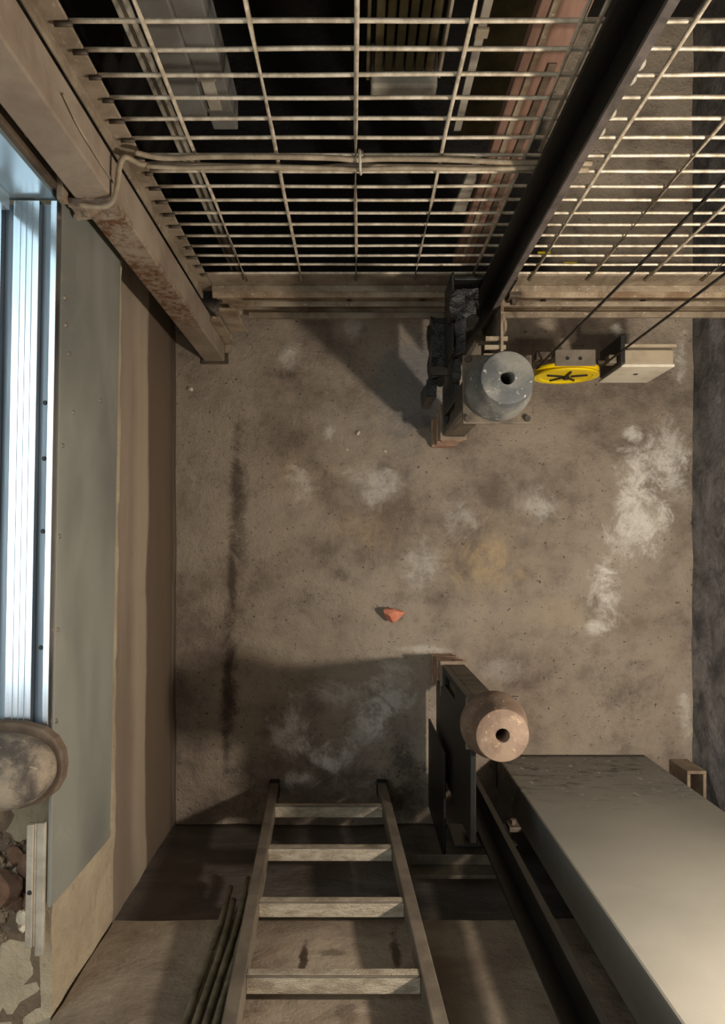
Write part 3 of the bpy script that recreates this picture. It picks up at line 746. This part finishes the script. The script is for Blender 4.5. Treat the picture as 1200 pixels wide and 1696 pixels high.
cw = thing('counterweight', 'olive ribbed counterweight with pale end bar hanging behind the screen', 'counterweight', (.125, 1.25, 1.0))
for i in range(6):
    x = .048 + i * .026
    bm = bmesh.new(); box(bm, x, x + .020, 1.22 + .008 * (i % 2), 1.30, .96, 2.75); obj('filler_bar', bm, M['olive'], cw, bevel=.003)
bm = bmesh.new(); box(bm, .040, .212, 1.195, 1.31, .90, .958); eb = obj('end_bar', bm, M['pale_bar'], cw, bevel=.008)
for i in range(6):
    b2 = bmesh.new(); lathe(b2, (.06 + i * .026, 1.215, .90), [(0, -.014), (.007, -.012), (.008, 0), (0, 0)], n=12); obj('bolt', b2, M['bracket'], eb)
bm = bmesh.new(); box(bm, .028, .036, 1.215, 1.30, .95, 2.75); obj('side_plate', bm, M['olive'], cw, bevel=.001)
bm = bmesh.new(); box(bm, .212, .219, 1.215, 1.30, .96, 2.75); obj('side_plate', bm, M['weight'], cw, bevel=.001)
vb = thing('flat_bar', 'narrow pale flat bar standing upright behind the far rail', 'bar', (.29, 1.2, 0))
bm = bmesh.new(); box(bm, .280, .300, 1.195, 1.203, .75, 2.75); obj('bar', bm, M['pale_bar'], vb, bevel=.001)
bm = bmesh.new(); box(bm, .303, .42, 1.24, 1.248, .62, 2.0); obj('bracket_sheet', bm, M['olive'], vb, bevel=.001)
for zz in (1.15, 1.30, 1.48):
    bm = bmesh.new(); box(bm, .276, .306, 1.186, 1.1948, zz, zz + .03); obj('clip', bm, M['weight'], vb, bevel=.002)
bm = bmesh.new()
pts = [(.300, .40), (.345, .40), (.347, .62), (.338, .66), (.342, .73), (.322, .75), (.316, .70)]
a = [bm.verts.new((x + .02, 1.12, z)) for x, z in pts]; b = [bm.verts.new((x + .02, 1.135, z)) for x, z in pts]
bm.faces.new(a); bm.faces.new(b[::-1])
for i in range(len(pts)): bm.faces.new((a[i], a[(i + 1) % len(pts)], b[(i + 1) % len(pts)], b[i]))
tag(obj('torn_card', bm, M['pale_bar'], bevel=.002), 'torn pale card stuck behind the cables next to the reddish board', 'card')
bd = thing('upright_board', 'reddish brown upright board standing behind the screen by the far rail', 'board', (.42, 1.13, 0))
bm = bmesh.new(); box(bm, .372, .478, 1.10, 1.13, 0, 2.75); obj('plank', bm, M['pink'], bd, bevel=.003)
bm = bmesh.new(); box(bm, .395, .410, 1.094, 1.0998, 0, 1.4); obj('batten', bm, M['beam'], bd, bevel=.002)
bm = bmesh.new(); box(bm, .435, .455, 1.094, 1.0998, 0, 1.2); obj('batten', bm, M['dark_frame'], bd, bevel=.002)
for i, (x, y) in enumerate(((.80, 1.10), (.70, 1.14))):
    bm = bmesh.new(); box(bm, x, x + .05, y, y + .008, 0, .004)
    tag(obj('tape_scrap', bm, M['yellow'], bevel=.001), ('yellow tape scrap on the floor behind the screen, farther from the rail', 'yellow tape scrap on the floor behind the screen, closer to the rail')[i], 'tape', 'yellow tape scraps')

# ------------------------------------------------------------------ small things on the floor and by the pier
bm = stone((.146, -.240, -.004), .058, (.95, .75, .8), 23, 12)
tag(obj('brick_chip', bm, M['chip']), 'orange brick fragment lying in the middle of the floor', 'brick chip')
for i, (x, y, r, lab) in enumerate(((593, 718, .010, 'white pebble on the floor below the wire screen, topmost of the two'), (637, 747, .009, 'white pebble on the floor nearest the grey buffer stand'), (316, 645, .012, 'small pale plaster chip on the floor by the column foot'),
                                    (575, 745, .006, 'tiny pale pebble just below the topmost white pebble'))):
    tag(obj('pebble', stone(((x - 588) / 431, (912 - y) / 431, -.002), r, (1, 1, .8), 70 + i), M['rubble_pale']), lab, 'pebble', 'pebbles on the pit floor')
tb = thing('box_section', 'short open brown box section behind the grey pier at the right wall', 'box section', (1.245, -.85, 0))
bm = bmesh.new()
x0, x1, y0, y1, h, t = 1.205, 1.275, -.91, -.80, .16, .012
box(bm, x0, x1, y1 - t, y1, 0, h); box(bm, x0, x1, y0, y0 + t, 0, h); box(bm, x0, x0 + t, y0 + t, y1 - t, 0, h); box(bm, x1 - t, x1, y0 + t, y1 - t, 0, h)
obj('shell', bm, M['plate'], tb, bevel=.002)
